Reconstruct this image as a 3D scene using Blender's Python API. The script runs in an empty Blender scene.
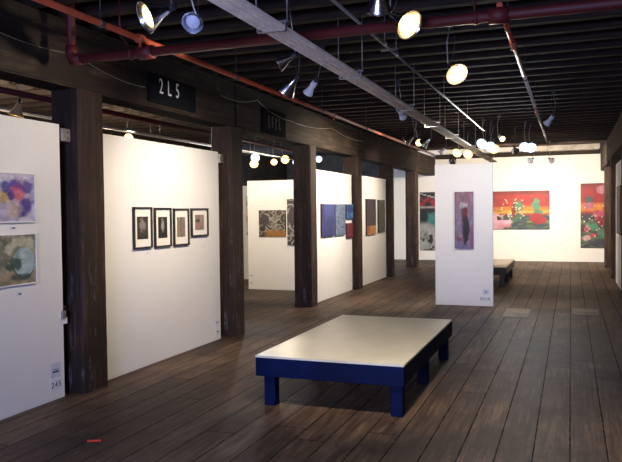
import bpy, bmesh, math, random
import numpy as np
from mathutils import Vector, Matrix

random.seed(7)
S = bpy.context.scene
COL = S.collection

# ------------------------------------------------------------------ camera, world, daylight, exposure
def make_camera():
    cd = bpy.data.cameras.new('camera'); cam = bpy.data.objects.new('camera', cd); COL.objects.link(cam)
    yaw, pitch, roll, f = 0.35519, 0.02769, -0.01144, 700.0
    fw = Vector((-math.sin(yaw)*math.cos(pitch), math.cos(yaw)*math.cos(pitch), -math.sin(pitch)))
    r0 = Vector((math.cos(yaw), math.sin(yaw), 0)); u0 = r0.cross(fw)
    r = r0*math.cos(roll) + u0*math.sin(roll); u = r.cross(fw)
    m = Matrix((r, u, -fw)).transposed().to_4x4(); m.translation = Vector((0, 0, 1.65))
    cam.matrix_world = m
    cd.sensor_fit = 'HORIZONTAL'; cd.sensor_width = 36.0; cd.lens = 36.0*f/622.0
    cd.clip_start = .05; cd.clip_end = 100
    S.camera = cam
make_camera()

w = bpy.data.worlds.new('world'); S.world = w; w.use_nodes = True
w.node_tree.nodes['Background'].inputs[0].default_value = (.55, .7, 1, 1)
w.node_tree.nodes['Background'].inputs[1].default_value = .35
S.view_settings.view_transform = 'Standard'; S.view_settings.look = 'None'
S.view_settings.exposure = 0.0; S.view_settings.gamma = 1.0; S.view_settings.use_curve_mapping = False

def area(name, loc, rot, sx, sy, power, color, spread=180):
    l = bpy.data.lights.new(name, 'AREA'); l.shape = 'RECTANGLE'; l.size = sx; l.size_y = sy
    l.energy = power; l.color = color; l.spread = math.radians(spread)
    o = bpy.data.objects.new(name, l); o.location = loc; o.rotation_euler = rot; COL.objects.link(o)
# daylight entering by the windows behind the viewer and at the far end of the left bay
area('window_daylight', (-1.2, -3.45, 1.8), (math.radians(80), 0, 0), 2.9, 1.5, 215, (.42, .50, 1.0), 105)
area('window_daylight', (-9.35, 17.5, 1.9), (0, math.radians(-90), math.radians(35)), 1.5, 2.2, 170, (.5, .68, 1.0))

# ------------------------------------------------------------------ materials
def newmat(name):
    m = bpy.data.materials.new(name); m.use_nodes = True
    nt = m.node_tree; b = nt.nodes['Principled BSDF']
    return m, nt, b
def N(nt, t, **kw):
    n = nt.nodes.new(t)
    for k, v in kw.items(): setattr(n, k, v)
    return n
def mth(nt, op, a, b=None, c=None):
    n = N(nt, 'ShaderNodeMath', operation=op)
    for i, v in enumerate((a, b, c)):
        if v is None: continue
        if isinstance(v, (int, float)): n.inputs[i].default_value = v
        else: nt.links.new(v, n.inputs[i])
    return n.outputs[0]
def ramp(nt, fac, stops):
    n = N(nt, 'ShaderNodeValToRGB'); e = n.color_ramp.elements
    while len(e) < len(stops): e.new(.5)
    for i, (p, c) in enumerate(stops): e[i].position = p; e[i].color = (*c, 1)
    nt.links.new(fac, n.inputs[0]); return n.outputs[0]
def mixc(nt, fac, a, b, mode='MIX'):
    n = N(nt, 'ShaderNodeMix', data_type='RGBA', blend_type=mode)
    for idx, v in ((0, fac), (6, a), (7, b)):
        if isinstance(v, (int, float)): n.inputs[idx].default_value = v
        elif isinstance(v, tuple): n.inputs[idx].default_value = (*v, 1)
        else: nt.links.new(v, n.inputs[idx])
    return n.outputs[2]
def coords(nt, scale=(1, 1, 1), kind='Object'):
    tc = N(nt, 'ShaderNodeTexCoord'); mp = N(nt, 'ShaderNodeMapping')
    mp.inputs['Scale'].default_value = scale
    nt.links.new(tc.outputs[kind], mp.inputs[0]); return mp.outputs[0]
def noise(nt, vec, scale, detail=4, rough=.6):
    n = N(nt, 'ShaderNodeTexNoise'); n.inputs['Scale'].default_value = scale
    n.inputs['Detail'].default_value = detail; n.inputs['Roughness'].default_value = rough
    nt.links.new(vec, n.inputs['Vector']); return n.outputs[0]
def bump(nt, b, h, s, d=.01):
    n = N(nt, 'ShaderNodeBump'); n.inputs['Strength'].default_value = s; n.inputs['Distance'].default_value = d
    nt.links.new(h, n.inputs['Height']); nt.links.new(n.outputs[0], b.inputs['Normal'])

def simple(name, col, rough=.6, metal=0., var=.12, scale=14, bmp=.0, spec=.5):
    m, nt, b = newmat(name)
    v = coords(nt); f = noise(nt, v, scale)
    lo = tuple(max(0, c*(1-var)) for c in col); hi = tuple(min(1, c*(1+var)) for c in col)
    nt.links.new(ramp(nt, f, [(.3, lo), (.7, hi)]), b.inputs['Base Color'])
    b.inputs['Roughness'].default_value = rough; b.inputs['Metallic'].default_value = metal
    b.inputs['Specular IOR Level'].default_value = spec
    if bmp: bump(nt, b, f, bmp)
    return m

def floor_mat():
    m, nt, b = newmat('old_floorboards')
    tc = N(nt, 'ShaderNodeTexCoord'); sp = N(nt, 'ShaderNodeSeparateXYZ'); nt.links.new(tc.outputs['Object'], sp.inputs[0])
    PW = .235
    xs = mth(nt, 'DIVIDE', mth(nt, 'ADD', sp.outputs[0], 50.06), PW)
    xi = mth(nt, 'FLOOR', xs); xf = mth(nt, 'FRACT', xs)
    wn = N(nt, 'ShaderNodeTexWhiteNoise', noise_dimensions='1D'); nt.links.new(xi, wn.inputs['W'])
    ys = mth(nt, 'ADD', mth(nt, 'DIVIDE', mth(nt, 'ADD', sp.outputs[1], 40), 4.6), wn.outputs[0])
    ys = mth(nt, 'ADD', ys, mth(nt, 'MULTIPLY', xi, .37))
    yi = mth(nt, 'FLOOR', ys); yf = mth(nt, 'FRACT', ys)
    cv = N(nt, 'ShaderNodeCombineXYZ'); nt.links.new(xi, cv.inputs[0]); nt.links.new(yi, cv.inputs[1])
    wn2 = N(nt, 'ShaderNodeTexWhiteNoise', noise_dimensions='3D'); nt.links.new(cv.outputs[0], wn2.inputs['Vector'])
    # gaps
    wob = noise(nt, coords(nt, (3, 2, 1)), 4, 5, .7)
    gw = mth(nt, 'MULTIPLY_ADD', wob, .062, -.011)
    dx = mth(nt, 'MINIMUM', xf, mth(nt, 'SUBTRACT', 1, xf))
    gx = mth(nt, 'LESS_THAN', dx, gw)
    dy = mth(nt, 'MINIMUM', yf, mth(nt, 'SUBTRACT', 1, yf))
    gy = mth(nt, 'LESS_THAN', dy, .0010)
    gap = mth(nt, 'MAXIMUM', gx, gy)
    # grain, stretched along the boards, shifted per board
    av = N(nt, 'ShaderNodeVectorMath', operation='ADD'); nt.links.new(tc.outputs['Object'], av.inputs[0]); nt.links.new(wn2.outputs['Color'], av.inputs[1])
    mp = N(nt, 'ShaderNodeMapping'); mp.inputs['Scale'].default_value = (20, 1.0, 1); nt.links.new(av.outputs[0], mp.inputs[0])
    gr = noise(nt, mp.outputs[0], 1.6, 9, .78)
    base = ramp(nt, gr, [(.36, (.032, .018, .012)), (.5, (.112, .070, .047)), (.66, (.24, .160, .110))])
    tone = mth(nt, 'MULTIPLY_ADD', wn2.outputs[0], .5, .72)
    tn = N(nt, 'ShaderNodeVectorMath', operation='SCALE'); nt.links.new(base, tn.inputs[0]); nt.links.new(tone, tn.inputs['Scale'])
    st = noise(nt, coords(nt, (1, .6, 1)), 1.3, 5, .7)
    c = mixc(nt, ramp(nt, st, [(.42, (0, 0, 0)), (.68, (1, 1, 1))]), tn.outputs[0], (.030, .020, .015))
    # pale scuffs of old paint
    sc = noise(nt, coords(nt, (9, 4, 1)), 2.3, 8, .75)
    sm = noise(nt, coords(nt, (.7, .45, 1)), 1.1, 2, .5)
    msk = mth(nt, 'MULTIPLY', ramp(nt, sc, [(.60, (0, 0, 0)), (.68, (1, 1, 1))]), ramp(nt, sm, [(.48, (0, 0, 0)), (.62, (1, 1, 1))]))
    c = mixc(nt, mth(nt, 'MULTIPLY', msk, .75), c, (.30, .24, .19))
    nd = noise(nt, coords(nt, (10, 10, 1)), 4.5, 2, .4)
    c = mixc(nt, mth(nt, 'MULTIPLY', ramp(nt, nd, [(.70, (0, 0, 0)), (.73, (1, 1, 1))]), .8), c, (.012, .008, .006))
    c = mixc(nt, gap, c, (.006, .005, .004))
    nt.links.new(c, b.inputs['Base Color'])
    ro = mth(nt, 'MULTIPLY_ADD', gr, .40, .36)
    nt.links.new(mth(nt, 'MAXIMUM', ro, gap), b.inputs['Roughness'])
    b.inputs['Specular IOR Level'].default_value = .22
    h = mth(nt, 'SUBTRACT', mth(nt, 'MULTIPLY', gr, .35), gap)
    h = mth(nt, 'ADD', h, mth(nt, 'MULTIPLY', wn2.outputs[0], .25))
    bump(nt, b, h, .55, .006)
    return m

def wood(name, lo, mid, hi, sc=(14, 14, .9), rough=.75, paint=None, bmp=.5):
    m, nt, b = newmat(name)
    v = coords(nt, sc); g = noise(nt, v, 1.7, 7, .7)
    c = ramp(nt, g, [(.28, lo), (.5, mid), (.75, hi)])
    big = noise(nt, coords(nt, (1.2, 1.2, .8)), 2.2, 3)
    c = mixc(nt, ramp(nt, big, [(.4, (0, 0, 0)), (.65, (1, 1, 1))]), c, tuple(x*.6 for x in mid))
    if paint:
        p = noise(nt, coords(nt, (9, 9, 1.6)), 2.0, 8, .8)
        sp = N(nt, 'ShaderNodeSeparateXYZ'); tc = N(nt, 'ShaderNodeTexCoord'); nt.links.new(tc.outputs['Object'], sp.inputs[0])
        low = mth(nt, 'SUBTRACT', 1.0, mth(nt, 'MULTIPLY', sp.outputs[2], .42)); low = mth(nt, 'MAXIMUM', low, .12)
        pm = mth(nt, 'MULTIPLY', ramp(nt, p, [(.56, (0, 0, 0)), (.66, (1, 1, 1))]), low)
        c = mixc(nt, mth(nt, 'MULTIPLY', pm, .5), c, paint)
    nt.links.new(c, b.inputs['Base Color']); b.inputs['Roughness'].default_value = rough
    b.inputs['Specular IOR Level'].default_value = .3
    bump(nt, b, g, bmp, .008)
    if name == 'navy_paint': b.inputs['Specular IOR Level'].default_value = .1
    return m

def emis(name, col, strength):
    m, nt, b = newmat(name)
    b.inputs['Base Color'].default_value = (*col, 1)
    b.inputs['Emission Color'].default_value = (*col, 1); b.inputs['Emission Strength'].default_value = strength
    return m

def paintmat(name='artwork_paint', rough=.55, coat=0.):
    m, nt, b = newmat(name)
    a = N(nt, 'ShaderNodeAttribute', attribute_name='paint'); nt.links.new(a.outputs['Color'], b.inputs['Base Color'])
    b.inputs['Roughness'].default_value = rough; b.inputs['Coat Weight'].default_value = coat
    b.inputs['Coat Roughness'].default_value = .06
    if not coat:
        f = noise(nt, coords(nt), 60); bump(nt, b, f, .15, .003)
    return m

M = dict(
    floor=floor_mat(),
    plaster=simple('white_plaster', (.80, .77, .72), .8, var=.03, scale=2, bmp=.1),
    dimwall=simple('dark_brick_paint', (.10, .085, .075), .9, var=.3, scale=5, bmp=.3),
    panel=simple('white_panel_paint', (.80, .785, .77), .7, var=.02, scale=2.5),
    panel_edge=simple('panel_edge', (.55, .52, .47), .7, var=.1),
    column=wood('column_timber', (.009, .005, .0035), (.036, .019, .012), (.130, .072, .046), sc=(16, 16, .7), paint=(.36, .35, .40), bmp=1.),
    beam=wood('beam_timber', (.007, .004, .003), (.030, .018, .012), (.12, .078, .050), sc=(12, .8, 12), bmp=1.),
    joist=wood('joist_timber', (.008, .0045, .003), (.024, .014, .009), (.058, .034, .022), sc=(.7, 12, 12)),
    deck=wood('deck_timber', (.010, .006, .004), (.026, .016, .011), (.055, .034, .023), sc=(.6, 9, 1)),
    red_pipe=simple('red_pipe_paint', (.085, .007, .007), .6, var=.25, scale=9),
    orange_pipe=simple('orange_pipe_paint', (.42, .075, .028), .30, var=.2, scale=9),
    steel=simple('galvanised_steel', (.42, .40, .37), .38, metal=.7, var=.2, scale=20),
    conduit=simple('conduit_cream_paint', (.62, .50, .37), .75, metal=.0, var=.2, scale=8),
    black=simple('black_paint', (.012, .012, .014), .45, var=.2),
    sign=simple('sign_black', (.005, .006, .009), .9, var=.2, spec=.1),
    letter=simple('letter_grey', (.75, .76, .78), .6),
    letter_dim=simple('letter_worn', (.085, .08, .078), .8, var=.4, scale=30),
    ink=simple('ink', (.06, .07, .14), .7),
    paper=simple('paper', (.72, .74, .78), .8, var=.03),
    paper_tint=simple('paper_lilac', (.60, .60, .72), .8, var=.05),
    navy=wood('navy_paint', (.0008, .0035, .024), (.0012, .006, .042), (.003, .011, .060), sc=(3, 3, 3), rough=.6, bmp=.15),
    bench_black=simple('bench_black_paint', (.012, .011, .012), .5, var=.3),
    laminate=None,
    chrome=simple('spun_aluminium', (.72, .73, .76), .22, metal=1., var=.08, scale=30),
    whitem=simple('white_enamel', (.75, .76, .80), .4, var=.04),
    darkm=simple('dark_fitting', (.05, .05, .055), .5, metal=.4),
    mat_board=simple('mat_board', (.82, .79, .73), .85, var=.02),
    whiteframe=simple('white_frame', (.78, .77, .78), .45, var=.03),
    tan=simple('tan_enamel', (.62, .42, .20), .35, var=.06),
    patch=wood('pale_board', (.20, .155, .115), (.30, .235, .18), (.40, .33, .26), sc=(2, 14, 1), bmp=.2),
    scrap=simple('red_scrap', (.85, .06, .02), .6),
    art=paintmat(), art_gloss=paintmat('glazed_print', .35, 1.0),
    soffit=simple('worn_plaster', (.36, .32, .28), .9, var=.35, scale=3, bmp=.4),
    bulb_warm=emis('bulb_warm', (1, .66, .22), 5), bulb_cool=emis('bulb_cool', (.72, .86, 1), 5.),
    bulb_off=simple('bulb_glass', (.7, .75, .85), .15),
)
def lam():
    m, nt, b = newmat('bench_top_laminate')
    f = noise(nt, coords(nt, (1, 1, 1)), 3.5, 5)
    nt.links.new(ramp(nt, f, [(.3, (.56, .53, .43)), (.7, (.66, .63, .52))]), b.inputs['Base Color'])
    nt.links.new(mth(nt, 'MULTIPLY_ADD', f, .04, .30), b.inputs['Roughness'])
    b.inputs['Specular IOR Level'].default_value = .6
    return m
M['laminate'] = lam()

# ------------------------------------------------------------------ helpers
class MB:
    def __init__(s): s.bm = bmesh.new()
    def box(s, x0, x1, y0, y1, z0, z1, bev=0., seg=1):
        t = bmesh.new(); bmesh.ops.create_cube(t, size=1)
        for v in t.verts: v.co = Vector(((x0+x1)/2+v.co.x*(x1-x0), (y0+y1)/2+v.co.y*(y1-y0), (z0+z1)/2+v.co.z*(z1-z0)))
        if bev: bmesh.ops.bevel(t, geom=t.edges[:], offset=bev, segments=seg, affect='EDGES')
        s.merge(t); return s
    def merge(s, t, mat=None):
        me = bpy.data.meshes.new('tmp'); t.to_mesh(me); t.free()
        if mat is not None: me.transform(mat)
        s.bm.from_mesh(me); bpy.data.meshes.remove(me)
    def tube(s, pts, r, n=10, cap=True):
        pts = [Vector(p) for p in pts]; rings = []
        up = None
        for i, p in enumerate(pts):
            d = (pts[min(i+1, len(pts)-1)]-pts[max(i-1, 0)]).normalized()
            if up is None: up = Vector((0, 0, 1)) if abs(d.z) < .9 else Vector((1, 0, 0))
            a = d.cross(up).normalized(); up = a.cross(d).normalized()
            rr = r[i] if isinstance(r, (list, tuple)) else r
            rings.append([s.bm.verts.new(p+(a*math.cos(2*math.pi*k/n)+up*math.sin(2*math.pi*k/n))*rr) for k in range(n)])
        for A, B in zip(rings, rings[1:]):
            for k in range(n): 
                f = s.bm.faces.new((A[k], A[(k+1) % n], B[(k+1) % n], B[k])); f.smooth = True
        if cap: s.bm.faces.new(rings[0][::-1]); s.bm.faces.new(rings[-1])
        return s
    def lathe(s, prof, origin, axis, n=20):
        # prof: (distance along axis, radius)
        ax = Vector(axis).normalized(); a = ax.orthogonal().normalized(); b = ax.cross(a); o = Vector(origin)
        rings = []
        for t, r in prof:
            r = max(r, .0004)
            rings.append([s.bm.verts.new(o+ax*t+(a*math.cos(2*math.pi*k/n)+b*math.sin(2*math.pi*k/n))*r) for k in range(n)])
        for A, B in zip(rings, rings[1:]):
            for k in range(n):
                f = s.bm.faces.new((A[k], A[(k+1) % n], B[(k+1) % n], B[k])); f.smooth = True
        return s
    def build(s, name, mat, parent=None, fix=True):
        if fix: bmesh.ops.recalc_face_normals(s.bm, faces=s.bm.faces[:])
        me = bpy.data.meshes.new(name); s.bm.to_mesh(me); s.bm.free()
        me.materials.append(mat)
        o = bpy.data.objects.new(name, me); COL.objects.link(o)
        if parent is not None: o.parent = parent
        return o

def tag(o, label=None, cat=None, group=None, kind=None):
    if label: o['label'] = label
    if cat: o['category'] = cat
    if group: o['group'] = group
    if kind: o['kind'] = kind
    return o
def thing(name, label, cat, loc=(0, 0, 0), rz=0, group=None):
    o = bpy.data.objects.new(name, None); COL.objects.link(o); o.empty_display_size = .1
    o.location = loc; o.rotation_euler = (0, 0, rz); return tag(o, label, cat, group)
def struct(name, mb, mat): return tag(mb.build(name, mat), kind='structure')
def lettering(text, size, mat, parent, loc, rot=(math.pi/2, 0, 0), sx=1., name='lettering', label=None):
    cu = bpy.data.curves.new('txt', 'FONT'); cu.body = text; cu.size = size; cu.extrude = .0012
    cu.align_x = 'CENTER'; cu.align_y = 'CENTER'; cu.space_character = 1.25
    t = bpy.data.objects.new('txt', cu); COL.objects.link(t)
    dg = bpy.context.evaluated_depsgraph_get(); dg.update()
    me = bpy.data.meshes.new_from_object(t.evaluated_get(dg)); me.name = name
    bpy.data.objects.remove(t); bpy.data.curves.remove(cu)
    me.transform(Matrix.Translation(loc) @ Matrix.Rotation(rot[2], 4, 'Z') @ Matrix.Rotation(rot[0], 4, 'X') @ Matrix.Diagonal((sx, 1, 1, 1)))
    me.materials.clear(); me.materials.append(mat)
    o = bpy.data.objects.new(name, me); COL.objects.link(o); o.parent = parent
    if label: o['label'] = label
    return o

# ------------------------------------------------------------------ room shell
XL, XR, YF, YB, ZD = -9.5, 4.5, -3.6, 23.2, 3.63
ZJ = 3.38
def jy(v): return -3.2+.44*round((v+3.2)/.44)     # nearest joist centre line
struct('floor', MB().box(XL-.2, XR+.2, YF-.2, YB+.2, -.2, 0), M['floor'])
struct('wall_back', MB().box(-5.9, XR+.2, YB, YB+.2, 0, ZD), M['plaster'])
struct('wall_back_left', MB().box(XL-.2, -5.902, YB, YB+.2, 0, ZD), M['dimwall'])
m = MB()                                                        # left wall with a window near its far end
m.box(XL-.2, XL, YF, 16.2, 0, ZD); m.box(XL-.2, XL, 18.8, YB, 0, ZD); m.box(XL-.2, XL, 16.2, 18.8, 0, 1.05); m.box(XL-.2, XL, 16.2, 18.8, 2.75, ZD)
struct('wall_left', m, M['dimwall'])
struct('wall_right', MB().box(XR, XR+.2, YF, YB, 0, ZD), M['dimwall'])
m = MB()
m.box(XL, -2.7, YF-.2, YF, 0, ZD); m.box(.3, XR, YF-.2, YF, 0, ZD); m.box(-2.7, .3, YF-.2, YF, 0, 1.05); m.box(-2.7, .3, YF-.2, YF, 2.75, ZD)
struct('wall_front', m, M['dimwall'])
ceil = struct('ceiling', MB().box(XL-.2, XR+.2, YF-.2, YB+.2, ZD, ZD+.15), M['deck'])
y = -3.2
while y < 19.9:
    j = MB().box(XL, XR, y-.055, y+.055, ZJ, ZD, .008).build('joist', M['joist'], ceil)
    y += .44
for k in range(3):
    MB().box(XL, XR, 20.3+k*.75, 20.39+k*.75, ZJ+.14, ZD, .008).build('joist', M['joist'], ceil)
tag(MB().box(-4.1, .84, 22.7, 22.95, 3.30, 3.42, .012).build('header_beam', M['joist']),
    'dark timber header running across the top of the far white wall', 'beam')
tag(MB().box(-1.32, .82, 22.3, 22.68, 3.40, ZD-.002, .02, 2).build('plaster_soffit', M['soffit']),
    'worn pale plaster soffit under the ceiling at the far right end', 'soffit')

# ------------------------------------------------------------------ timber beams on the column rows
def beam(x0, x1, label):
    t = thing('timber_beam', label, 'beam', ((x0+x1)/2, 0, 2.79), group='long timber beams on the column rows')
    ys = [-3.5, 2.6, 8.45, 14.25, 20.2, 23.18]
    hw = (x1-x0)/2
    for a, b in zip(ys, ys[1:]):
        o = MB().box(-hw+random.uniform(-.006, .006), hw+random.uniform(-.006, .006), a+.006, b-.006, 0, ZJ-2.79, .016, 2).build('beam_length', M['beam'], t)
    return t
beam(-4.51, -4.185, 'massive dark timber beam resting on the left row of columns')
beam(.86, 1.18, 'massive dark timber beam along the right row of columns at the picture edge')

# ------------------------------------------------------------------ columns
def column(x0, x1, y0, y1, label, seed):
    t = bmesh.new(); rnd = random.Random(seed)
    w_, d_, h = x1-x0, y1-y0, 2.79
    # chamfered square post with a slightly worn outline, cut into many rings
    c = .022; base = []
    pts = [(-w_/2+c, -d_/2), (-w_/6, -d_/2), (w_/6, -d_/2), (w_/2-c, -d_/2), (w_/2, -d_/2+c), (w_/2, -d_/6), (w_/2, d_/6), (w_/2, d_/2-c),
           (w_/2-c, d_/2), (w_/6, d_/2), (-w_/6, d_/2), (-w_/2+c, d_/2), (-w_/2, d_/2-c), (-w_/2, d_/6), (-w_/2, -d_/6), (-w_/2, -d_/2+c)]
    nr = 26; rings = []
    for i in range(nr+1):
        z = h*i/nr; ring = []
        for k, (a, b) in enumerate(pts):
            q = 1-.010*abs(math.sin(z*1.7+k*2.1+seed))-rnd.uniform(0, .010)
            ring.append(t.verts.new((a*q, b*q, z)))
        rings.append(ring)
    n = len(pts)
    for A, B in zip(rings, rings[1:]):
        for k in range(n): t.faces.new((A[k], A[(k+1) % n], B[(k+1) % n], B[k]))
    t.faces.new(rings[0][::-1]); t.faces.new(rings[-1])
    mb = MB(); mb.bm.free(); mb.bm = t
    o = mb.build('timber_column', M['column']); o.location = ((x0+x1)/2, (y0+y1)/2, 0)
    return tag(o, label, 'column', 'heavy timber columns')
XC = -4.18
CY = [5.25, 8.32, 11.27, 14.13, 17.02, 20.05]
CL = ['nearest and widest dark timber column, right of the two watercolour prints',
      'dark timber column at the far end of the panel with four framed photographs',
      'dark timber column right beside the panel with the blue canvases, covering the tall swirl canvas',
      'dark timber column between the panel with blue canvases and the panel with the purple canvas',
      'dark timber column just past the panel with the purple and orange canvas',
      'farthest column of the left row, beside the free-standing white panel']
for i, (yy, lb) in enumerate(zip(CY, CL)):
    column(XC-.325, XC, yy, yy+(.37 if i == 0 else .325), lb, i+1)
for i, (yy, lb) in enumerate([(20.9, 'farthest timber column of the right row, overlapping the tall red painting'),
                              (17.8, 'timber column of the right row just in front of the farthest one'),
                              (13.85, 'timber column of the right row cut by the right picture edge')]):
    column(.88, 1.20, yy, yy+.32, lb, i+20)

# ------------------------------------------------------------------ display panels
def panel(x0, x1, y0, y1, h, label):
    o = MB().box(x0, x1, y0, y1, 0, h, .003).build('display_panel', M['panel'])
    return tag(o, label, 'panel', 'white exhibition panels')
XP = -4.30
panel(XP-.05, XP, 2.75, 5.13, 2.46, 'nearest white panel at the left picture edge carrying two watercolour prints')
panel(XP-.05, XP, 5.66, 8.15, 2.44, 'white panel carrying four small black-framed photographs')
panel(XP-.05, XP, 11.62, 14.06, 2.41, 'white panel carrying the blue, speckled, teal and crimson canvases')
panel(XP-.05, XP, 14.50, 16.96, 2.43, 'white panel carrying the purple and orange canvas and the grey-green canvas')
panel(-6.50, -4.40, 13.62, 13.67, 2.32, 'white panel in the left bay with the swirl canvases, seen between two columns')
panel(-8.5, -6.86, 15.6, 15.65, 2.3, 'white panel far back in the left bay, a thin strip beside the second column')
panel(-2.215, -1.235, 12.2, 12.255, 2.44, 'free-standing white panel in the middle of the room with one narrow painting')
panel(.945, .995, 14.3, 16.95, 2.62, 'white panel between the columns at the right picture edge')

# ------------------------------------------------------------------ artworks
def vnoise(u, v, sx, sy, seed=0, octv=3):
    rs = np.random.RandomState(seed); tot = 0; amp = 1; s = 0
    for o in range(octv):
        g = rs.rand(64, 64); fx, fy = sx*2**o, sy*2**o
        x, y = u*fx, v*fy; xi, yi = np.floor(x).astype(int), np.floor(y).astype(int)
        xf, yf = x-xi, y-yi; xf = xf*xf*(3-2*xf); yf = yf*yf*(3-2*yf)
        G = lambda a, b: g[a % 64, b % 64]
        val = (G(xi, yi)*(1-xf)+G(xi+1, yi)*xf)*(1-yf)+(G(xi, yi+1)*(1-xf)+G(xi+1, yi+1)*xf)*yf
        tot = tot+val*amp; s += amp; amp *= .55
    return tot/s
def sm(x, a, b):
    t = np.clip((x-a)/(b-a), 0, 1); return t*t*(3-2*t)
def lin(c): c = np.array(c, float)/255.; return np.where(c < .04, c/12.92, ((c+.055)/1.055)**2.4)
def lay(img, mask, c): return img*(1-mask[..., None])+lin(c)*mask[..., None]
def blob(u, v, cx, cy, rx, ry, seed=0, soft=.25, wob=.35):
    wob = wob*1.5; u = u+.05*(vnoise(u, v, 14, 14, seed+100)-.5); v = v+.05*(vnoise(u, v, 14, 14, seed+200)-.5)
    d = np.sqrt(((u-cx)/rx)**2+((v-cy)/ry)**2)+wob*(vnoise(u, v, 9, 9, seed)-.5)*2
    return 1-sm(d, 1-soft, 1+soft)
def canvas_mesh(mb, w_, h, fn, n, br=.8):
    nx, ny = max(6, int(n*w_)), max(6, int(n*h))
    bm = mb.bm; lay_ = bm.loops.layers.float_color.new('paint')
    us = np.linspace(0, 1, nx+1); vs = np.linspace(0, 1, ny+1)
    uc, vc = np.meshgrid((us[:-1]+us[1:])/2, (vs[:-1]+vs[1:])/2, indexing='ij')
    img = fn(uc, vc)*(.45+.75*vnoise(uc, vc, 12, 14, 77, 5))[..., None]
    img = np.clip(img*br, 0, 1)
    vt = [[bm.verts.new((-w_/2+u*w_, 0, v*h)) for v in vs] for u in us]
    for i in range(nx):
        for j in range(ny):
            f = bm.faces.new((vt[i][j], vt[i+1][j], vt[i+1][j+1], vt[i][j+1])); c = (*img[i, j], 1)
            for l in f.loops: l[lay_] = c
    return lay_
def painted(name, w_, h, depth, fn, mat, parent=None, n=55, edge=(30, 28, 30), br=.80):
    """front painted cell by cell, turned edges and back closing the canvas"""
    mb = MB(); L = canvas_mesh(mb, w_, h, fn, n, br); bm = mb.bm
    ec = (*lin(edge), 1)
    x0, x1 = -w_/2, w_/2
    a = [bm.verts.new(p) for p in ((x0, 0, 0), (x1, 0, 0), (x1, 0, h), (x0, 0, h))]
    b = [bm.verts.new(p) for p in ((x0, depth, 0), (x1, depth, 0), (x1, depth, h), (x0, depth, h))]
    fs = [bm.faces.new((a[k], b[k], b[(k+1) % 4], a[(k+1) % 4])) for k in range(4)]+[bm.faces.new((b[0], b[3], b[2], b[1]))]
    for f in fs:
        for l in f.loops: l[L] = ec
    bmesh.ops.remove_doubles(bm, verts=bm.verts[:], dist=1e-6)
    return mb.build(name, mat, parent)
# placement: face a panel that looks +X (rz=90 deg), -Y (0) or -X (-90 deg); depth stays inside the gap to the panel face
def place(o, x, y, z, rz=0): o.location = (x, y, z); o.rotation_euler = (0, 0, rz); return o
R90 = math.pi/2

# two prints on the nearest panel
def f_violet(u, v):
    n = vnoise(u, v, 4, 3, 1); img = lin((176, 168, 196))*np.ones(u.shape+(3,))
    img = lay(img, sm(n, .45, .7), (205, 198, 214)); img = lay(img, sm(vnoise(u, v, 5, 5, 2), .55, .75)*.7, (128, 120, 178))
    for i, (a, b, r, c) in enumerate([(.50, .70, .11, (70, 72, 150)), (.62, .78, .10, (92, 70, 150)), (.72, .68, .11, (110, 60, 140)), (.85, .72, .10, (96, 72, 150)),
                                     (.63, .60, .10, (186, 96, 130)), (.70, .52, .09, (200, 110, 120)), (.52, .58, .08, (60, 60, 130)), (.80, .30, .12, (84, 84, 170)),
                                     (.74, .20, .10, (60, 56, 130)), (.86, .38, .08, (88, 70, 140)), (.42, .50, .1, (200, 170, 110))]):
        img = lay(img, blob(u, v, a, b, r, r*1.35, i+4, .4, .5)*.9, c)
    img = lay(img, blob(u, v, .6, .25, .12, .16, 30, .5)*.6, (205, 180, 150))
    return img
def f_vase(u, v):
    img = lin((132, 132, 112))*np.ones(u.shape+(3,))
    img = lay(img, sm(vnoise(u, v, 5, 4, 9), .5, .65)*.8, (176, 172, 148)); img = lay(img, sm(vnoise(u, v, 7, 6, 10), .55, .7)*.7, (80, 96, 84))
    img = lay(img, (v < .25).astype(float)*sm(vnoise(u, v, 6, 2, 12), .3, .5)*.7, (150, 128, 100))
    ell = lambda cx, cy, rx, ry: 1-sm(np.sqrt(((u-cx)/rx)**2+((v-cy)/ry)**2), .95, 1.03)
    img = lay(img, ell(.77, .42, .215, .31), (34, 44, 48)); img = lay(img, ell(.775, .445, .21, .30), (168, 188, 190)); img = lay(img, ell(.80, .42, .10, .2)*.4, (190, 202, 200))
    img = lay(img, blob(u, v, .64, .48, .06, .2, 5, .3, .4)*.7, (110, 130, 136)); img = lay(img, blob(u, v, .55, .42, .14, .14, 6, .3, .9)*.85, (58, 78, 66))
    img = lay(img, blob(u, v, .7, .14, .2, .08, 16, .2, .2)*.8, (74, 84, 80))
    for i, (a, b) in enumerate([(.52, .72), (.62, .82), (.74, .86), (.9, .82)]): img = lay(img, blob(u, v, a, b, .07, .1, i+20, .3, .6)*.8, (196, 192, 168))
    return img
def framed_print(w_, h, fn, x, y, z, rz, label, fw, fmat, depth=.022, mat_w=0, cat='print', name='framed_print', n=70, group=None, gl='art_gloss'):
    t = thing(name, label, cat, (x, y, z), rz, group)
    m = MB(); d0, d1 = -depth, -.001
    m.box(-w_/2, w_/2, d0, d1, 0, fw, .002); m.box(-w_/2, w_/2, d0, d1, h-fw, h, .002)
    m.box(-w_/2, -w_/2+fw, d0, d1, fw, h-fw, .002); m.box(w_/2-fw, w_/2, d0, d1, fw, h-fw, .002)
    m.build('frame', M[fmat], t)
    iw, ih = w_-2*fw, h-2*fw
    if mat_w:
        mt = MB().box(-iw/2, iw/2, -.010, -.004, fw, h-fw).build('mat_board', M['mat_board'], t)
        (pw, ph), dz = mat_w, 0.
        p = painted('photograph', pw, ph, .003, fn, M[gl], t, n, br=1.); p.location = (0, -.0135, h/2-ph/2+dz)
    else:
        p = painted('picture', iw, ih, .006, fn, M[gl], t, 170, br=1.25); p.location = (0, -.013, fw)
    return t
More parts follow.
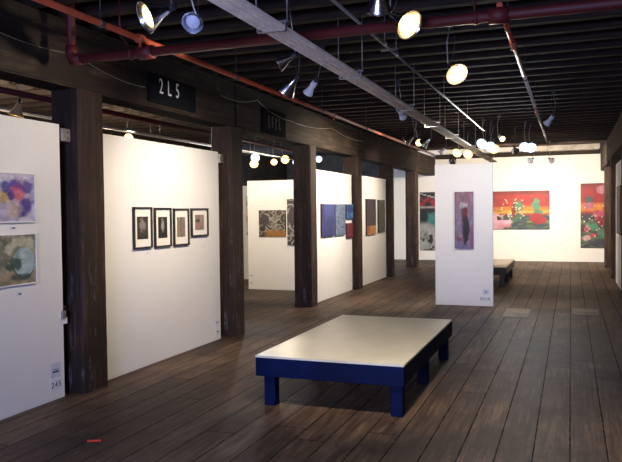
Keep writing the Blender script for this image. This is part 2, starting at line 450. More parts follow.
framed_print(.62, .415, f_violet, XP, 4.485, 1.585, R90, 'violet watercolour of dark blue and pink flowers, upper print on the left panel', .012, 'whiteframe')
framed_print(.62, .43, f_vase, XP, 4.485, 1.065, R90, 'grey-green print with a pale round vase, lower print on the left panel', .012, 'whiteframe')

# four black-framed photographs
def f_ph(seed, kind):
    def f(u, v):
        n = vnoise(u, v, 6, 8, seed)
        if kind == 0:
            img = lin((44, 38, 36))*np.ones(u.shape+(3,)); img = lay(img, blob(u, v, .5, .55, .25, .34, seed, .3, .5)*.8, (150, 142, 134)); img = lay(img, blob(u, v, .6, .3, .2, .16, seed+1, .3)*.8, (52, 44, 42))
        elif kind == 1:
            img = lin((30, 26, 25))*np.ones(u.shape+(3,)); img = lay(img, blob(u, v, .48, .62, .16, .3, seed, .3, .3)*.85, (178, 170, 160)); img = lay(img, blob(u, v, .5, .85, .12, .08, seed)*.7, (110, 102, 96))
        elif kind == 2:
            img = lin((142, 130, 116))*np.ones(u.shape+(3,)); img = lay(img, sm(n, .5, .7)*.5, (104, 92, 82)); img = lay(img, blob(u, v, .45, .35, .3, .07, seed, .3)*.7, (170, 100, 90)); img = lay(img, (abs(u-.48) < .05).astype(float)*.5, (90, 78, 70))
        else:
            img = lin((150, 128, 112))*np.ones(u.shape+(3,)); img = lay(img, blob(u, v, .3, .62, .3, .08, seed, .3, .5), (60, 46, 44)); img = lay(img, blob(u, v, .3, .3, .3, .14, seed+2, .3, .5)*.7, (186, 110, 100)); img = lay(img, blob(u, v, .7, .7, .1, .3, seed+3, .3, .5)*.5, (190, 176, 160))
        return lay(img, sm(n, .55, .8)*.25, (90, 84, 78))
    return f
for yy, ww, zz, hh, kd, psz, lb in [
        (6.388, .345, 1.275, .445, 0, (.20, .24), 'black-framed dark photograph of a pale rounded figure, leftmost of the four'),
        (6.782, .34, 1.272, .440, 1, (.18, .235), 'black-framed dark photograph of a narrow pale figure, second from the left'),
        (7.178, .34, 1.270, .435, 2, (.175, .23), 'black-framed sepia photograph, third from the left'),
        (7.615, .415, 1.362, .345, 3, (.21, .185), 'shorter and wider black-framed sepia photograph, rightmost of the four')]:
    framed_print(ww, hh, f_ph(kd+40, kd), XP, yy, zz, R90, lb, .019, 'black', .028, psz, 'framed photograph', 'framed_photograph', 130, 'four black-framed photographs in a row', 'art')

def canvas(w_, h, fn, x, y, z, rz, label, depth=.035, n=55, edge=(30, 28, 30), group=None):
    o = painted('canvas_painting', w_, h, depth-.001, fn, M['art'], None, n, edge)
    off = Matrix.Rotation(rz, 3, 'Z') @ Vector((0, -depth, 0))
    place(o, x+off.x, y+off.y, z, rz); return tag(o, label, 'painting', group)

def flat(c, c2, s, sc=8, th=(.45, .6)):
    def f(u, v):
        img = lin(c)*np.ones(u.shape+(3,)); return lay(img, sm(vnoise(u, v, sc, sc, s), *th), c2)
    return f
def speck(u, v):
    img = lin((72, 96, 140))*np.ones(u.shape+(3,)); n = np.random.RandomState(3).rand(*u.shape)
    img = lay(img, (n > .55).astype(float)*.8, (150, 166, 186)); return lay(img, (n < .15).astype(float), (44, 60, 104))
canvas(.72, .61, flat((42, 50, 112), (58, 70, 138), 1, 3), XP, 12.45, 1.18, R90, 'plain deep blue canvas, leftmost of the blue group', n=40, edge=(24, 28, 60))
canvas(.62, .615, speck, XP, 13.20, 1.175, R90, 'blue canvas speckled with white, right of the plain blue canvas', n=45, edge=(60, 70, 90))
canvas(.44, .305, flat((34, 70, 150), (70, 150, 190), 5, 3, (.5, .6)), XP, 13.83, 1.485, R90, 'small blue and teal canvas above the crimson one', n=50, edge=(30, 40, 80))
canvas(.44, .305, flat((120, 24, 52), (64, 30, 84), 6, 3, (.5, .6)), XP, 13.83, 1.10, R90, 'small crimson canvas below the blue and teal one', n=50, edge=(60, 20, 40))
def purp(u, v):
    img = lin((52, 42, 58))*np.ones(u.shape+(3,)); img = lay(img, sm(vnoise(u, v, 10, 10, 3), .5, .65)*.5, (88, 76, 92))
    k = (v < .25).astype(float); img = lay(img, k, (206, 148, 70)); return lay(img, k*sm(vnoise(u, v, 6, 6, 4), .5, .6), (170, 80, 60))
canvas(.78, .81, purp, XP, 15.49, 1.11, R90, 'dark purple canvas with an orange band along its bottom', n=40)
canvas(.60, .77, flat((56, 58, 52), (92, 96, 84), 8, 12), XP, 16.43, 1.14, R90, 'dark grey-green canvas right of the purple and orange one', n=40)

def swirl(orange):
    def f(u, v):
        img = lin((52, 48, 46))*np.ones(u.shape+(3,)); rs = np.random.RandomState(12)
        for _ in range(26):
            a, b, r = rs.rand(), rs.rand()*1.1, .06+.13*rs.rand(); asp = 1.0 if orange else 2.6
            d = np.sqrt((u-a)**2+((v-b)/(.95 if orange else .38))**2 if not orange else (u-a)**2+(v-b)**2)
            if not orange: r *= 1.9
            img = lay(img, (np.abs(d-r) < .014*asp).astype(float)*.85, (178, 172, 156)); img = lay(img, (d < r*.5).astype(float)*.5, (112, 104, 100))
        img = lay(img, blob(u, v, .22, .62, .17, .22, 2, .1, .1), (66, 52, 62))
        if orange:
            k = (v < .23).astype(float)*sm(u, .15, .35); img = lay(img, k, (168, 112, 44)); img = lay(img, blob(u, v, .13, .28, .1, .08, 2, .1, .1), (40, 20, 24))
        return img
    return f
canvas(.61, .56, swirl(True), -5.915, 13.62, 1.13, 0, 'square canvas of pale swirls over an ochre strip, on the left bay panel', n=75)
canvas(.52, .97, swirl(False), -5.31, 13.62, .95, 0, 'tall black and white swirl canvas half hidden by the third column', n=60)
canvas(.55, .95, flat((150, 48, 40), (220, 214, 200), 5, 5), -7.18, 15.6, 1.1, 0, 'red and white canvas at the edge of the far left bay panel', n=25)

def narrow(u, v):
    img = lin((148, 122, 150))*np.ones(u.shape+(3,)); n = vnoise(u, v, 4, 9, 5)
    img = lay(img, sm(v, .6, .95)*.8, (168, 104, 124)); img = lay(img, sm(n, .5, .65)*.7, (170, 160, 186)); img = lay(img, (1-sm(v, .02, .16))*.8, (120, 116, 166))
    img = lay(img, sm(u, .75, .95)*(1-sm(v, .3, .5))*.7, (150, 72, 110)); img = lay(img, (1-sm(u, .03, .12))*.7, (96, 96, 140))
    img = lay(img, blob(u, v, .45, .9, .2, .07, 7)*.6, (118, 100, 112)); img = lay(img, blob(u, v, .48, .76, .22, .05, 9)*.8, (206, 200, 206))
    img = lay(img, blob(u, v, .55, .57, .15, .17, 8, .15, .3), (112, 22, 40)); img = lay(img, blob(u, v, .60, .34, .17, .25, 11, .15, .25), (30, 18, 28))
    img = lay(img, blob(u, v, .30, .16, .22, .05, 12, .3, .4)*.7, (120, 50, 80)); img = lay(img, blob(u, v, .42, .55, .06, .2, 13, .3, .5)*.6, (70, 58, 90))
    return img
canvas(.315, .975, narrow, -1.715, 12.2, .985, 0, 'narrow pink and lilac painting with a dark crimson figure, on the free-standing panel', n=90, edge=(110, 90, 110))

def teal(u, v):
    img = lin((30, 34, 38))*np.ones(u.shape+(3,)); k = sm(v, .70, .74)*(1-sm(v, .90, .94))
    img = lay(img, k*sm(vnoise(u, v, 12, 14, 2), .35, .5), (168, 34, 48)); img = lay(img, ((abs(v-.74) < .012)).astype(float)*.9, (170, 160, 158))
    img = lay(img, (1-sm(v, .42, .52))*sm(vnoise(u, v, 7, 9, 3), .28, .42), (176, 176, 170)); img = lay(img, blob(u, v, .36, .52, .16, .11, 5, .2, .4), (66, 140, 134))
    img = lay(img, blob(u, v, .62, .54, .14, .08, 6, .2, .4), (186, 186, 180)); img = lay(img, blob(u, v, .7, .22, .08, .08, 6, .2, .4), (110, 40, 52)); img = lay(img, (np.abs(v-.98+u*.2) < .008).astype(float), (200, 200, 196))
    return img
canvas(1.30, 1.93, teal, -4.06, YB, .32, 0, 'tall dark canvas with red marks and teal shape, behind the free-standing panel', n=28)
def sunset(u, v):
    img = lin((196, 44, 40))*np.ones(u.shape+(3,)); n = vnoise(u, v, 3, 14, 3)
    img = lay(img, sm(n, .45, .7)*.6, (224, 66, 48)); img = lay(img, (1-sm(np.abs(v-.50-.05*(vnoise(u, v, 4, 2, 8)-.5)), .04, .13)), (238, 148, 44)); img = lay(img, (1-sm(np.abs(v-.45), .02, .05))*.8, (244, 200, 76))
    img = lay(img, sm(v, .86, .97)*.75, (116, 44, 40)); img = lay(img, (1-sm(v, .33, .42)), (58, 78, 92)); img = lay(img, (1-sm(v, .36, .42))*sm(vnoise(u, v, 8, 22, 7), .52, .62), (126, 148, 82))
    img = lay(img, (1-sm(v, .05, .2))*.6, (44, 62, 96))
    gk = (u < .38)*(v > .45)*(((u*38) % 1 < .3) | ((v*22) % 1 < .3)); img = lay(img, gk*.55, (132, 44, 46)); img = lay(img, (u < .33)*(v > .5)*sm(vnoise(u, v, 8, 8, 55), .5, .6)*.5, (120, 60, 60))
    for i, (a, b, rx, ry, c) in enumerate([(.60, .62, .05, .14, (86, 150, 112)), (.57, .33, .09, .12, (74, 120, 96)), (.54, .48, .03, .2, (150, 46, 44)), (.83, .62, .05, .16, (96, 168, 130)), (.86, .46, .05, .06, (90, 156, 122)),
                                           (.85, .27, .10, .14, (182, 34, 48)), (.74, .14, .08, .03, (60, 90, 60)), (.37, .14, .14, .13, (222, 160, 178)), (.30, .3, .07, .1, (230, 180, 190)), (.34, .30, .03, .05, (40, 36, 46)),
                                           (.47, .2, .05, .05, (236, 190, 200)), (.45, .1, .05, .05, (228, 150, 172)), (.25, .15, .1, .15, (224, 170, 186))]):
        img = lay(img, blob(u, v, a, b, rx, ry, i+60, .15, .3), c)
    rs = np.random.RandomState(5)
    for _ in range(40):
        a, b = .38+.3*rs.rand(), .25+.55*rs.rand(); img = lay(img, ((u-a)**2*3+(v-b)**2 < .0003).astype(float), (244, 222, 190))
    return img
canvas(2.35, 1.22, sunset, -1.79, YB, 1.01, 0, 'wide red sunset painting with green figures and pink blossoms on the far wall', n=64, edge=(70, 30, 40))
def tallred(u, v):
    img = lin((176, 36, 42))*np.ones(u.shape+(3,)); img = lay(img, sm(v, .9, 1.)*.8, (110, 30, 36)); img = lay(img, 1-sm(np.abs(v-.63), .03, .09), (232, 140, 52)); img = lay(img, sm(.56-v, 0, .06), (58, 60, 66))
    img = lay(img, (v < .55)*sm(vnoise(u, v, 5, 26, 7), .5, .6)*.8, (96, 120, 84))
    for i, (a, b, rx, ry, c) in enumerate([(.62, .90, .19, .06, (214, 140, 152)), (.25, .74, .11, .06, (70, 96, 92)), (.26, .65, .16, .06, (206, 110, 136)), (.75, .62, .12, .06, (180, 30, 50)), (.62, .50, .25, .08, (206, 78, 108)), (.66, .42, .22, .07, (150, 26, 46)),
                                           (.30, .33, .2, .06, (70, 150, 108)), (.68, .24, .22, .07, (78, 132, 104)), (.18, .15, .12, .05, (220, 170, 176)), (.38, .2, .1, .03, (196, 70, 90)), (.15, .3, .08, .06, (200, 90, 110)), (.55, .08, .3, .05, (62, 66, 82))]):
        img = lay(img, blob(u, v, a, b, rx, ry, i+80, .15, .35), c)
    rs = np.random.RandomState(6)
    for _ in range(34):
        a, b = rs.rand(), .05+.6*rs.rand(); img = lay(img, ((u-a)**2+(v-b)**2*4 < .0005).astype(float), (236, 210, 190))
    return img
canvas(1.0, 1.98, tallred, .79, YB, .44, 0, 'tall red painting with pink blossoms and green leaves, at the far wall right end', n=46, edge=(50, 30, 40))
canvas(1.2, .98, flat((92, 28, 34), (48, 24, 34), 3, 4), .945, 15.55, 1.12, -R90, 'dark red painting on the panel at the right picture edge', n=25)

# ------------------------------------------------------------------ paper labels
def card(w_, h, x, y, z, rz, label, cat='label card', text=None, tsize=.05, lines=None, mat='paper', ink='ink', name='label_card'):
    t = thing(name, label, cat, (x, y, z), rz)
    MB().box(-w_/2, w_/2, -.004, -.0008, 0, h).build('card', M[mat], t)
    if text: lettering(text, tsize, M[ink], t, (0, -.005, h*.5))
    if lines:
        for k, (cx, cz, lw, lh) in enumerate(lines):
            MB().box(cx-lw/2, cx+lw/2, -.0055, -.0045, cz, cz+lh).build('print_line', M[ink], t)
    return t
card(.14, .10, XP, 5.015, .085, R90, 'pinned sheet numbered 245 near the foot of the left panel', 'number sign', '245', .072, mat='paper', name='number_sheet')
card(.13, .13, XP, 5.01, .20, R90, 'lilac printed sheet above the number 245', 'notice', lines=[(0, .07, .07, .006), (0, .045, .08, .016)], mat='paper_tint', name='notice_sheet')
card(.10, .075, XP, 8.05, .19, R90, 'upper printed card at the foot of the panel with four photographs', lines=[(0, .035, .07, .010)])
card(.10, .075, XP, 8.05, .07, R90, 'lower printed card at the foot of the panel with four photographs', lines=[(.01, .03, .04, .018)])
card(.10, .06, XP, 14.0, .18, R90, 'small card at the foot of the panel with blue canvases', lines=[(0, .02, .06, .01)])
card(.10, .09, -1.355, 12.2, .20, 0, 'small lilac card above the number on the free-standing panel', lines=[(0, .035, .03, .02)], mat='paper_tint')
card(.17, .085, -1.37, 12.2, .085, 0, 'sheet numbered 251A at the foot of the free-standing panel', 'number sign', '251A', .068, name='number_sheet')
card(.05, .03, -1.485, 12.2, 1.21, 0, 'tiny white caption right of the narrow pink painting')
card(.055, .04, XP, 4.545, 1.525, R90, 'small caption between the two watercolour prints', lines=[(0, .012, .035, .012)])
card(.055, .04, XP, 4.60, .975, R90, 'small caption below the grey-green print', lines=[(0, .012, .035, .012)])
card(.09, .06, -6.43, 13.62, .27, 0, 'upper small card at the foot of the left bay panel', lines=[(0, .02, .06, .01)])
card(.09, .06, -6.43, 13.62, .11, 0, 'lower small card at the foot of the left bay panel', lines=[(0, .02, .06, .01)])
card(.10, .07, -1.72+.12, YB, .42, 0, 'small pale card low on the far wall beside the wide sunset painting')
for yy, lb in [(6.5, 'small caption under the leftmost framed photograph'), (7.72, 'small caption under the rightmost framed photograph')]:
    card(.04, .025, XP, yy, 1.215, R90, lb)

# stencil plates on the beam
t = thing('beam_sign', 'black plate lettered 2L5 fixed to the beam', 'sign', (-4.177, 6.86, 2.835), R90)
MB().box(-.49, .49, -.012, .006, 0, .31, .003).build('plate', M['sign'], t)
lettering('2 L 5', .235, M['letter'], t, (-.09, -.0135, .185), sx=.70)
t = thing('beam_sign', 'dark plate with worn illegible marks on the beam above the second opening', 'sign', (-4.177, 9.72, 2.80), R90)
MB().box(-.43, .43, -.012, .006, 0, .38, .003).build('plate', M['sign'], t)
mk = MB()
for k in range(4): mk.box(-.24+k*.13, -.20+k*.13, -.0135, -.0122, .08+.02*(k % 2), .27); mk.box(-.24+k*.13, -.17+k*.13, -.0135, -.0122, .10+.06*(k % 3), .13+.06*(k % 3))
mk.build('worn_marks', M['letter_dim'], t)

# brackets that tie the panels to the columns, and a clip
for yy, zz, lb in [(5.215, 2.31, 'small metal bracket tying the left panel to the nearest column'), (8.22, 2.30, 'small metal bracket tying the photograph panel to the second column')]:
    t = thing('panel_bracket', lb, 'bracket', (XP, yy, zz))
    MB().box(0, .022, -.075, .035, 0, .115, .004).build('plate', M['steel'], t)
    for sz in (.03, .085): MB().lathe([(-.001, .008), (.004, .008), (.006, .004), (.006, 0)], (.022, 0, sz), (1, 0, 0), 10).build('screw', M['darkm'], t)
t = thing('door_latch', 'small metal catch with a paper tag on the edge of the left panel', 'catch', (XP, 5.13, .66))
MB().box(0, .02, -.03, .02, .05, .12, .004).build('catch_body', M['steel'], t)
MB().tube([(.012, -.01, .12), (.022, -.02, .15), (.026, .0, .165), (.02, .015, .15), (.012, .01, .12)], .004, 8).build('hook', M['darkm'], t)
MB().box(.001, .004, -.06, .045, 0, .055).build('paper_tag', M['paper'], t)

# ------------------------------------------------------------------ benches
def bench(x0, x1, y0, y1, h, label, fascia, top, legs, fh=.175):
    t = thing('gallery_bench', label, 'bench', ((x0+x1)/2, (y0+y1)/2, 0))
    hx, hy = (x1-x0)/2, (y1-y0)/2
    MB().box(-hx, hx, -hy, hy, h-.018, h, .003, 2).build('seat_top', M[top], t)
    z1 = h-.019
    MB().box(-hx+.003, hx-.003, -hy+.003, -hy+.03, h-fh, z1, .003).build('fascia_board', M[fascia], t)
    MB().box(-hx+.003, hx-.003, hy-.03, hy-.003, h-fh, z1, .003).build('fascia_board', M[fascia], t)
    MB().box(-hx+.003, -hx+.03, -hy+.031, hy-.031, h-fh, z1, .003).build('fascia_board', M[fascia], t)
    MB().box(hx-.03, hx-.003, -hy+.031, hy-.031, h-fh, z1, .003).build('fascia_board', M[fascia], t)
    for lx, ly in legs:
        MB().box(lx-.05, lx+.05, ly-.05, ly+.05, 0, z1-.001, .005).build('leg', M[fascia], t)
    return t
hx, hy = .63, 1.215
bench(-2.525, -1.235, 5.40, 7.83, .43, 'large low bench with pale top and navy blue sides in the foreground', 'navy', 'laminate',
      [(-.53, -1.13), (.575, -1.13), (-.53, 0), (.56, -.02), (-.53, 1.13), (.56, 1.12)])
bench(-2.52, -1.28, 15.3, 17.7, .43, 'black low bench with pale top partly hidden behind the free-standing panel', 'bench_black', 'laminate',
      [(-.53, -1.1), (.53, -1.1), (-.53, 0), (.53, 0), (-.53, 1.1), (.53, 1.1)])

# ------------------------------------------------------------------ floor bits
for (x, yy, a, b, lb, rz) in [(-.80, 11.55, .38, .95, 'pale square patch board let into the floor, right of the free-standing panel', 0),
                      (.22, 11.95, .40, .75, 'duller patch board in the floor, nearer the right wall', 0)]:
    o = MB().box(-a/2, a/2, -b/2, b/2, -.004, .006, .002).build('floor_patch', M['patch']); o.location = (x, yy, 0); tag(o, lb, 'floor patch')
o = MB()
o.box(-.05, .03, -.02, .02, 0, .006, .002); o.box(0, .05, -.03, .0, .003, .012, .002)
o = o.build('red_scrap', M['scrap']); o.location = (-3.25, 4.18, 0); o.rotation_euler = (0, 0, .5); tag(o, 'small bright red scrap lying on the floorboards', 'scrap')

# ------------------------------------------------------------------ pipes
def ring(mb, p, ax, r, w_=.03, n=14): mb.lathe([(-w_/2, r*.7), (-w_/2, r), (w_/2, r), (w_/2, r*.7)], p, ax, n)
# main red pipe across the room with an elbow and drop
t = thing('sprinkler_main', 'thick dark red sprinkler pipe crossing the room under the joists', 'pipe', (-3.95, 4.88, 2.95))
MB().tube([(0, 0, 0), (8.4, 0, 0)], .038, 16).build('pipe', M['red_pipe'], t)
MB().tube([(0, 0, .06), (0, 0, .70)], .036, 14).build('riser', M['red_pipe'], t)
MB().tube([(.11, 0, 0), (.04, 0, .002), (.012, 0, .02), (0, 0, .06), (0, 0, .12)], .047, 14).build('elbow', M['red_pipe'], t)
for X in (.60, 3.35, 5.6):
    m = MB(); dy_ = jy(4.88)-4.88; m.tube([(X, 0, .034), (X, dy_, .12), (X, dy_, ZJ-2.95+.001)], .008, 6); ring(m, (X, 0, 0), (1, 0, 0), .046, .025)
    m.build('hanger', M['red_pipe'], t)
for X in (.74, 3.50): ring_ = MB(); ring(ring_, (X, 0, 0), (1, 0, 0), .056, .13, 16); ring_.build('tee_collar', M['red_pipe'], t)
def branch(x, y0, y1, z, r, label, seg_mats, hs):
    t = thing('sprinkler_branch', label, 'pipe', (x, 0, z))
    ys = [y0]+[s[0] for s in seg_mats]
    for (a, b), (_, mt) in zip(zip(ys, ys[1:]), seg_mats):
        MB().tube([(0, a, 0), (0, b, 0)], r, 14).build('pipe', M[mt], t)
    hs = [jy(h) for h in hs]
    for h in hs:
        m = MB(); m.tube([(0, h, r), (0, h, ZJ-z+.001)], .005, 6); ring(m, (0, h, 0), (0, 1, 0), r*1.35, .03)
        m.build('hanger', M['darkm'], t)
    for h in hs[::2]:
        m = MB(); ring(m, (0, h+.5, 0), (0, 1, 0), r*1.5, .07); m.tube([(0, h+.5, -r*.5), (0, h+.5, -r-.03)], .010, 8); m.tube([(0, h+.5, -r-.035), (0, h+.5, -r-.04)], .02, 10)
        m.build('sprinkler_head', M[seg_mats[0][1]], t)
branch(-3.20, 2.6, 17.5, 3.035, .024, 'orange-red branch pipe running down the room beside the left beam', [(17.5, 'orange_pipe')], [4.2, 6.4, 8.9, 11.5, 14.2])
branch(-.45, 4.93, 15.3, 3.035, .020, 'thin orange and cream branch pipe running away from the red main above the centre', [(7.6, 'orange_pipe'), (15.3, 'conduit')], [5.6, 7.6, 10.2, 12.8])
# left bay pipe, with vertical drop
t = thing('bay_pipe', 'dark red pipe with a short riser in the left bay above the nearest panel', 'pipe', (-5.75, 0, 3.0))
MB().tube([(0, 5.80, 0), (0, 15, 0)], .035, 12).build('pipe', M['red_pipe'], t)
MB().tube([(0, 5.82, 0), (0, 5.82, .62)], .035, 12).build('riser', M['red_pipe'], t)
for (x, a, b, z, lb) in [(-6.35, 5.2, 16, 2.93, 'galvanised conduit carrying lamps above the left bay panels'), (-7.1, 6, 17, 3.05, 'second galvanised conduit deeper in the left bay')]:
    t = thing('lighting_conduit', lb, 'conduit', (x, 0, z))
    MB().tube([(0, a, 0), (0, b, 0)], .016, 10).build('tube', M['steel'], t)
    yy = a+.4
    while yy < b:
        MB().tube([(0, jy(yy), 0), (0, jy(yy), ZJ-z+.001)], .005, 6).build('hanger', M['darkm'], t); yy += 2.2
# bundle of cream conduits along the room
t = thing('conduit_bundle', 'flat bundle of four cream conduits running the length of the room', 'conduits', (-1.80, 0, 2.87))
for k in range(4):
    MB().tube([(-.119+k*.0475+random.uniform(-.002, .002), 1.0, random.uniform(-.005, .005)), (-.119+k*.0475, 10, random.uniform(-.008, .004)), (-.119+k*.0475, 18.5, 0)], .0165, 12).build('conduit', M['conduit'], t)
yy = 2.4
while yy < 18.3:
    q_ = yy; yy = jy(yy); m = MB()
    m.box(-.165, .070, yy-.02, yy+.02, .024, .032); m.box(-.150, -.144, yy-.015, yy+.015, -.034, .025); m.box(.049, .055, yy-.015, yy+.015, -.034, .025); m.box(-.150, .055, yy-.015, yy+.015, -.034, -.028)
    m.tube([(-.158, yy, .03), (-.158, yy, ZJ-2.87-.0005)], .005, 6); m.tube([(.063, yy, .03), (.063, yy, ZJ-2.87-.0005)], .005, 6)
    m.build('strap', M['steel'], t); yy = q_+1.9
# thin conduit
t = thing('thin_conduit', 'thin steel conduit running away above the bench, right of the cream bundle', 'conduit', (-1.53, 0, 3.12))
MB().tube([(-.02, 4.6, 0), (.02, 13.4, 0)], .012, 8).build('tube', M['steel'], t)
for yy in (6.04, 6.48, 9.12, 11.32):
    m = MB(); m.tube([(0, yy, 0), (0, yy, ZJ-3.12+.001)], .004, 6); ring(m, (0, yy, 0), (0, 1, 0), .019, .035)
    m.build('hanger', M['steel'], t)
MB().tube([(-.10, 6.3, 0), (.06, 6.3, 0)], .010, 8).build('cross_bar', M['steel'], t)
# cables along the beam face
def cable(pts, label, r=.004, mat='steel'):
    c = []
    for a, b in zip(pts, pts[1:]):
        for k in range(8):
            q = k/8; p = Vector(a).lerp(Vector(b), q); p.z -= .05*4*q*(1-q); c.append(p)
    c.append(Vector(pts[-1])); base = c[0].copy()
    o = MB().tube([p-base for p in c], r, 6).build('cable', M[mat]); o.location = base
    return tag(o, label, 'cable', 'loose cables on the beam')
cable([(-4.168, 4.0, 3.12), (-4.168, 5.2, 3.09), (-4.168, 6.3, 2.97)], 'cable sagging across the beam above the nearest column')
cable([(-4.168, 8.0, 3.14), (-4.168, 9.1, 3.24), (-4.168, 10.3, 3.09), (-4.168, 12.4, 3.20), (-4.168, 14.5, 3.14)], 'thin pale cable along the beam above the worn sign')

# ------------------------------------------------------------------ lamps
LG = 1.9
def lamp(x, y, z, target, label, kind='bell', lit=True, power=60, warm=True, top=ZJ, cone=110, size=1., mat=None):
    t = thing('spot_lamp', label, 'lamp', (x, y, z), group='clip-on spot lamps under the ceiling')
    d = (Vector(target)-Vector((x, y, z))).normalized()
    bm_ = M['bulb_warm' if warm else 'bulb_cool'] if lit else M['bulb_off']
    if kind == 'bell':
        pr = [(-.115, .018), (-.10, .030), (-.06, .040), (-.02, .062), (.03, .088), (.055, .098), (.058, .101), (.054, .101), (.028, .083), (-.02, .057), (-.06, .034), (-.075, .022)]
        mt = mat or 'chrome'; bp = [(-.07, .016), (-.045, .020), (-.01, .040), (.025, .064), (.040, .062), (.050, .040), (.054, 0)]
    else:
        pr = [(-.12, .018), (-.11, .030), (-.055, .032), (-.045, .026), (.0, .040), (.035, .052), (.042, .054), (.036, .050), (.0, .034), (-.04, .020)]
        mt = mat or 'whitem'; bp = [(-.03, .014), (.0, .030), (.03, .046), (.046, .040), (.056, .022), (.06, 0)]
    pr = [(a*size, b*size) for a, b in pr]; bp = [(a*size, b*size) for a, b in bp]
    MB().lathe(pr, (0, 0, 0), d, 22).build('reflector', M[mt], t)
    MB().lathe(bp, (0, 0, 0), d, 18).build('bulb', bm_, t)
    s = d*(-.115*size)
    MB().lathe([(-.165*size, 0), (-.165*size, .015), (-.155*size, .021), (-.118*size, .023), (-.112*size, .019), (-.112*size, 0)], (0, 0, 0), d, 12).build('socket', M['darkm'], t)
    # bracket: a small strut from the socket up to a clamp on the joist
    H = top-z; side = Vector((d.y, -d.x, 0)); side = side.normalized() if side.length > .01 else Vector((1, 0, 0))
    e = d*(-.14*size)
    H = top-z; cy_ = jy(y)-y
    c0 = Vector((e.x*.8, cy_, H))
    MB().tube([e, e+Vector((0, 0, .03))+side*.02, e.lerp(c0, .5)+side*.03, c0-Vector((0, 0, .045))], .0055, 6).build('bracket_arm', M['steel'], t)
    MB().tube([e, e.lerp(c0, .3)-side*.04, e.lerp(c0, .6)-side*.05, c0-Vector((0, 0, .03))-side*.012], .0035, 6).build('cord', M['darkm'], t)
    MB().box(c0.x-.03, c0.x+.03, c0.y-.02, c0.y+.02, H-.06, H, .004).build('clamp', M['darkm'], t)
    if lit and power:
        l = bpy.data.lights.new('lamp_light', 'SPOT'); l.energy = power*LG; l.spot_size = math.radians(cone); l.spot_blend = 1.
        l.shadow_soft_size = .05; l.color = (1, .85, .66) if warm else (.86, .93, 1)
        o = bpy.data.objects.new('lamp_light', l); COL.objects.link(o); o.parent = t
        o.location = d*.085*size; o.rotation_euler = d.to_track_quat('-Z', 'Y').to_euler()
    return t
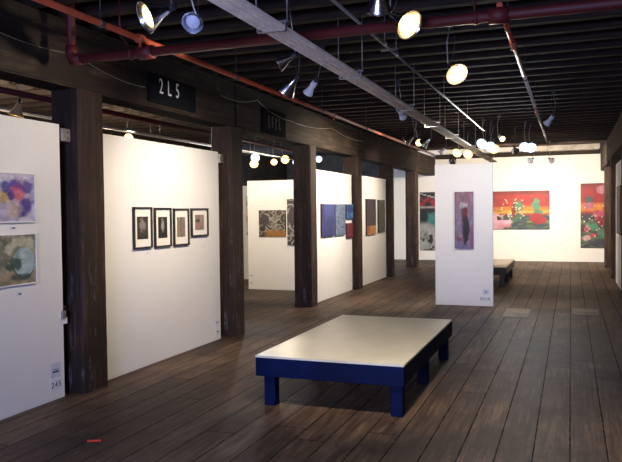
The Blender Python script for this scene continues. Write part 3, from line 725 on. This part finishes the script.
LP = [
 # x, y, z, target, label, kwargs
 (-1.03, 4.61, 2.90, (-.2, 4.1, 2.25), 'brightly lit warm bell lamp at the top of the picture, right of the cream conduits', dict(power=60, cone=120)),
 (-.98, 6.44, 2.90, (-.2, 5.2, 1.9), 'brightly lit warm bell lamp hanging lower right of the top one', dict(power=110, cone=120)),
 (-2.42, 3.76, 2.88, (-3.1, 2.9, 2.35), 'lit lamp at the upper left, above the orange pipe', dict(power=45, cone=120)),
 (-2.26, 3.98, 2.88, (-2.0, 2.6, 1.9), 'unlit reflector just right of the lit upper left lamp', dict(lit=False, size=.7)),
 (-1.08, 4.13, 2.90, (-1.7, 6.2, .45), 'lamp cut by the top picture edge', dict(power=190, cone=62, size=.8)),
 (-2.16, 5.22, 2.86, (-4.3, 4.6, 1.9), 'bluish lit reflector over the red main pipe', dict(kind='bell', power=70, warm=True, size=.75, cone=100)),
 (-2.60, 6.43, 2.88, (-4.3, 7.0, 1.45), 'large silver reflector hanging below the cream conduits, aimed at the photographs', dict(power=120, cone=105)),
 (-2.50, 6.75, 2.89, (-4.3, 7.7, 1.1), 'small white spot beside the large silver reflector', dict(kind='small', power=40, cone=90)),
 (-6.08, 6.53, 2.86, (-6.5, 6.3, 1.0), 'tan bell lamp hanging above the nearest panel in the left bay', dict(power=40, size=.9, mat='tan')),
 (-6.52, 9.36, 2.83, (-5.4, 8.3, 3.15), 'small glowing lamp just above the photograph panel', dict(power=60, size=.7)),
 (-6.80, 14.7, 2.90, (-6.1, 13.2, 2.9), 'bright upper lamp of the left bay pair beside the second column', dict(power=30, cone=150, warm=False)),
 (-6.95, 14.95, 2.80, (-6.2, 13.4, 2.1), 'warmer lower lamp of the left bay pair', dict(power=0)),
 (-6.95, 13.9, 2.68, (-6.6, 12.8, 2.0), 'tiny white lamp beside the left bay pair', dict(kind='small', power=0, size=.8)),
 (-6.72, 15.6, 2.87, (-6.1, 14.2, 2.3), 'left lamp of the glowing trio above the swirl canvases', dict(power=0, size=.8)),
 (-6.55, 15.9, 2.93, (-6.0, 14.4, 2.9), 'middle lamp of the glowing trio above the swirl canvases', dict(power=40, cone=160)),
 (-6.20, 15.8, 2.86, (-5.8, 14.2, 2.3), 'right and brightest lamp of the glowing trio above the swirl canvases', dict(power=0, warm=False)),
 (-5.72, 16.0, 2.93, (-4.9, 14.6, 2.3), 'single cool lamp above the blue canvases panel', dict(power=0, warm=False, size=.8)),
 (-2.70, 12.28, 2.90, (-4.3, 11.9, 1.9), 'warm lamp left of the cream conduits, first of the far cluster', dict(power=170, cone=120)),
 (-2.52, 12.90, 2.90, (-4.3, 13.2, 1.7), 'warm lamp second from left of the far cluster', dict(power=150, cone=110)),
 (-2.70, 13.25, 2.95, (-2.4, 12.2, 2.4), 'half-hidden lamp tucked behind the second lamp of the far cluster', dict(power=0, size=.7)),
 (-2.61, 15.14, 2.90, (-4.3, 15.6, 1.6), 'small unlit-looking white lamp above the left corner of the free-standing panel', dict(kind='small', power=120, cone=100)),
 (-2.28, 15.3, 2.90, (-2.6, 13.7, 2.1), 'left warm lamp just above the top of the free-standing panel', dict(power=30)),
 (-2.13, 15.9, 2.90, (-2.3, 14.2, 2.2), 'right warm lamp just above the top of the free-standing panel', dict(power=30)),
 (-1.56, 13.62, 2.92, (-1.9, 12.0, 2.1), 'cool white lamp, left of the brightest pair', dict(power=25, warm=False)),
 (-1.44, 13.9, 2.88, (-1.5, 12.3, 2.1), 'cool white lamp, right of the brightest pair', dict(power=25, warm=False)),
 (-1.46, 14.68, 2.90, (-1.0, 13.0, 2.0), 'warm lamp right of the brightest pair', dict(power=25)),
 (-1.16, 13.06, 2.93, (-.7, 12.2, 2.5), 'small tilted white lamp above the far cluster', dict(kind='small', power=0)),
 (-1.08, 15.13, 2.88, (-.9, 16.5, 2.0), 'silver reflector turned towards the far wall', dict(power=260, cone=110, size=.8)),
 (-.84, 14.51, 2.90, (-1.0, 13.0, 2.1), 'left cool lamp of the pair above the wide sunset painting', dict(power=25, warm=False)),
 (-.74, 14.75, 2.90, (-.5, 13.1, 2.1), 'right cool lamp of the pair above the wide sunset painting', dict(power=25, warm=False)),
 (-.30, 10.67, 2.90, (-1.2, 11.4, 1.9), 'small cool lamp clipped under the far end of the orange branch pipe', dict(kind='small', power=50, warm=False)),
 (-.94, 18.71, 2.90, (-2.6, 21.6, 1.9), 'lamp in front of the far wall, left one above the sunset painting', dict(power=430, cone=130, size=.8, mat='whitem')),
 (-.47, 18.98, 2.90, (.9, 21.8, 1.9), 'lamp in front of the far wall, right one above the sunset painting', dict(power=430, cone=130, size=.8, mat='whitem')),
 (-2.9, 18.6, 2.95, (-4.0, 23.2, 1.4), 'lamp hidden behind the free-standing panel aimed at the teal painting', dict(power=120, cone=100)),
 (-2.12, 9.3, 2.93, (-1.7, 12.2, 1.5), 'lamp over the room behind the conduits aimed at the narrow pink painting', dict(kind='small', power=110, cone=80, warm=True)),
 (-5.9, 11.4, 2.88, (-5.7, 13.6, 1.3), 'lamp in the left bay aimed at the swirl canvases, behind the third column', dict(power=120, cone=110)),
 (-7.4, 6.1, 2.55, (-7.2, 7.6, 3.4), 'added unseen lamp behind the nearest left panel, brightening the joists of the left bay', dict(power=300, cone=150, size=.8)),  # added out of view, only to light the near left bay joists
 (-7.3, 9.3, 2.55, (-6.9, 11.0, 3.4), 'added unseen lamp behind the photograph panel, brightening the joists of the left bay', dict(power=120, cone=150, size=.8)),  # second added lamp, out of view, lights the joists farther along the bay
]
for x, y_, z, tg, lb, kw in LP:
    lamp(x, y_, z, tg, lb, **kw)
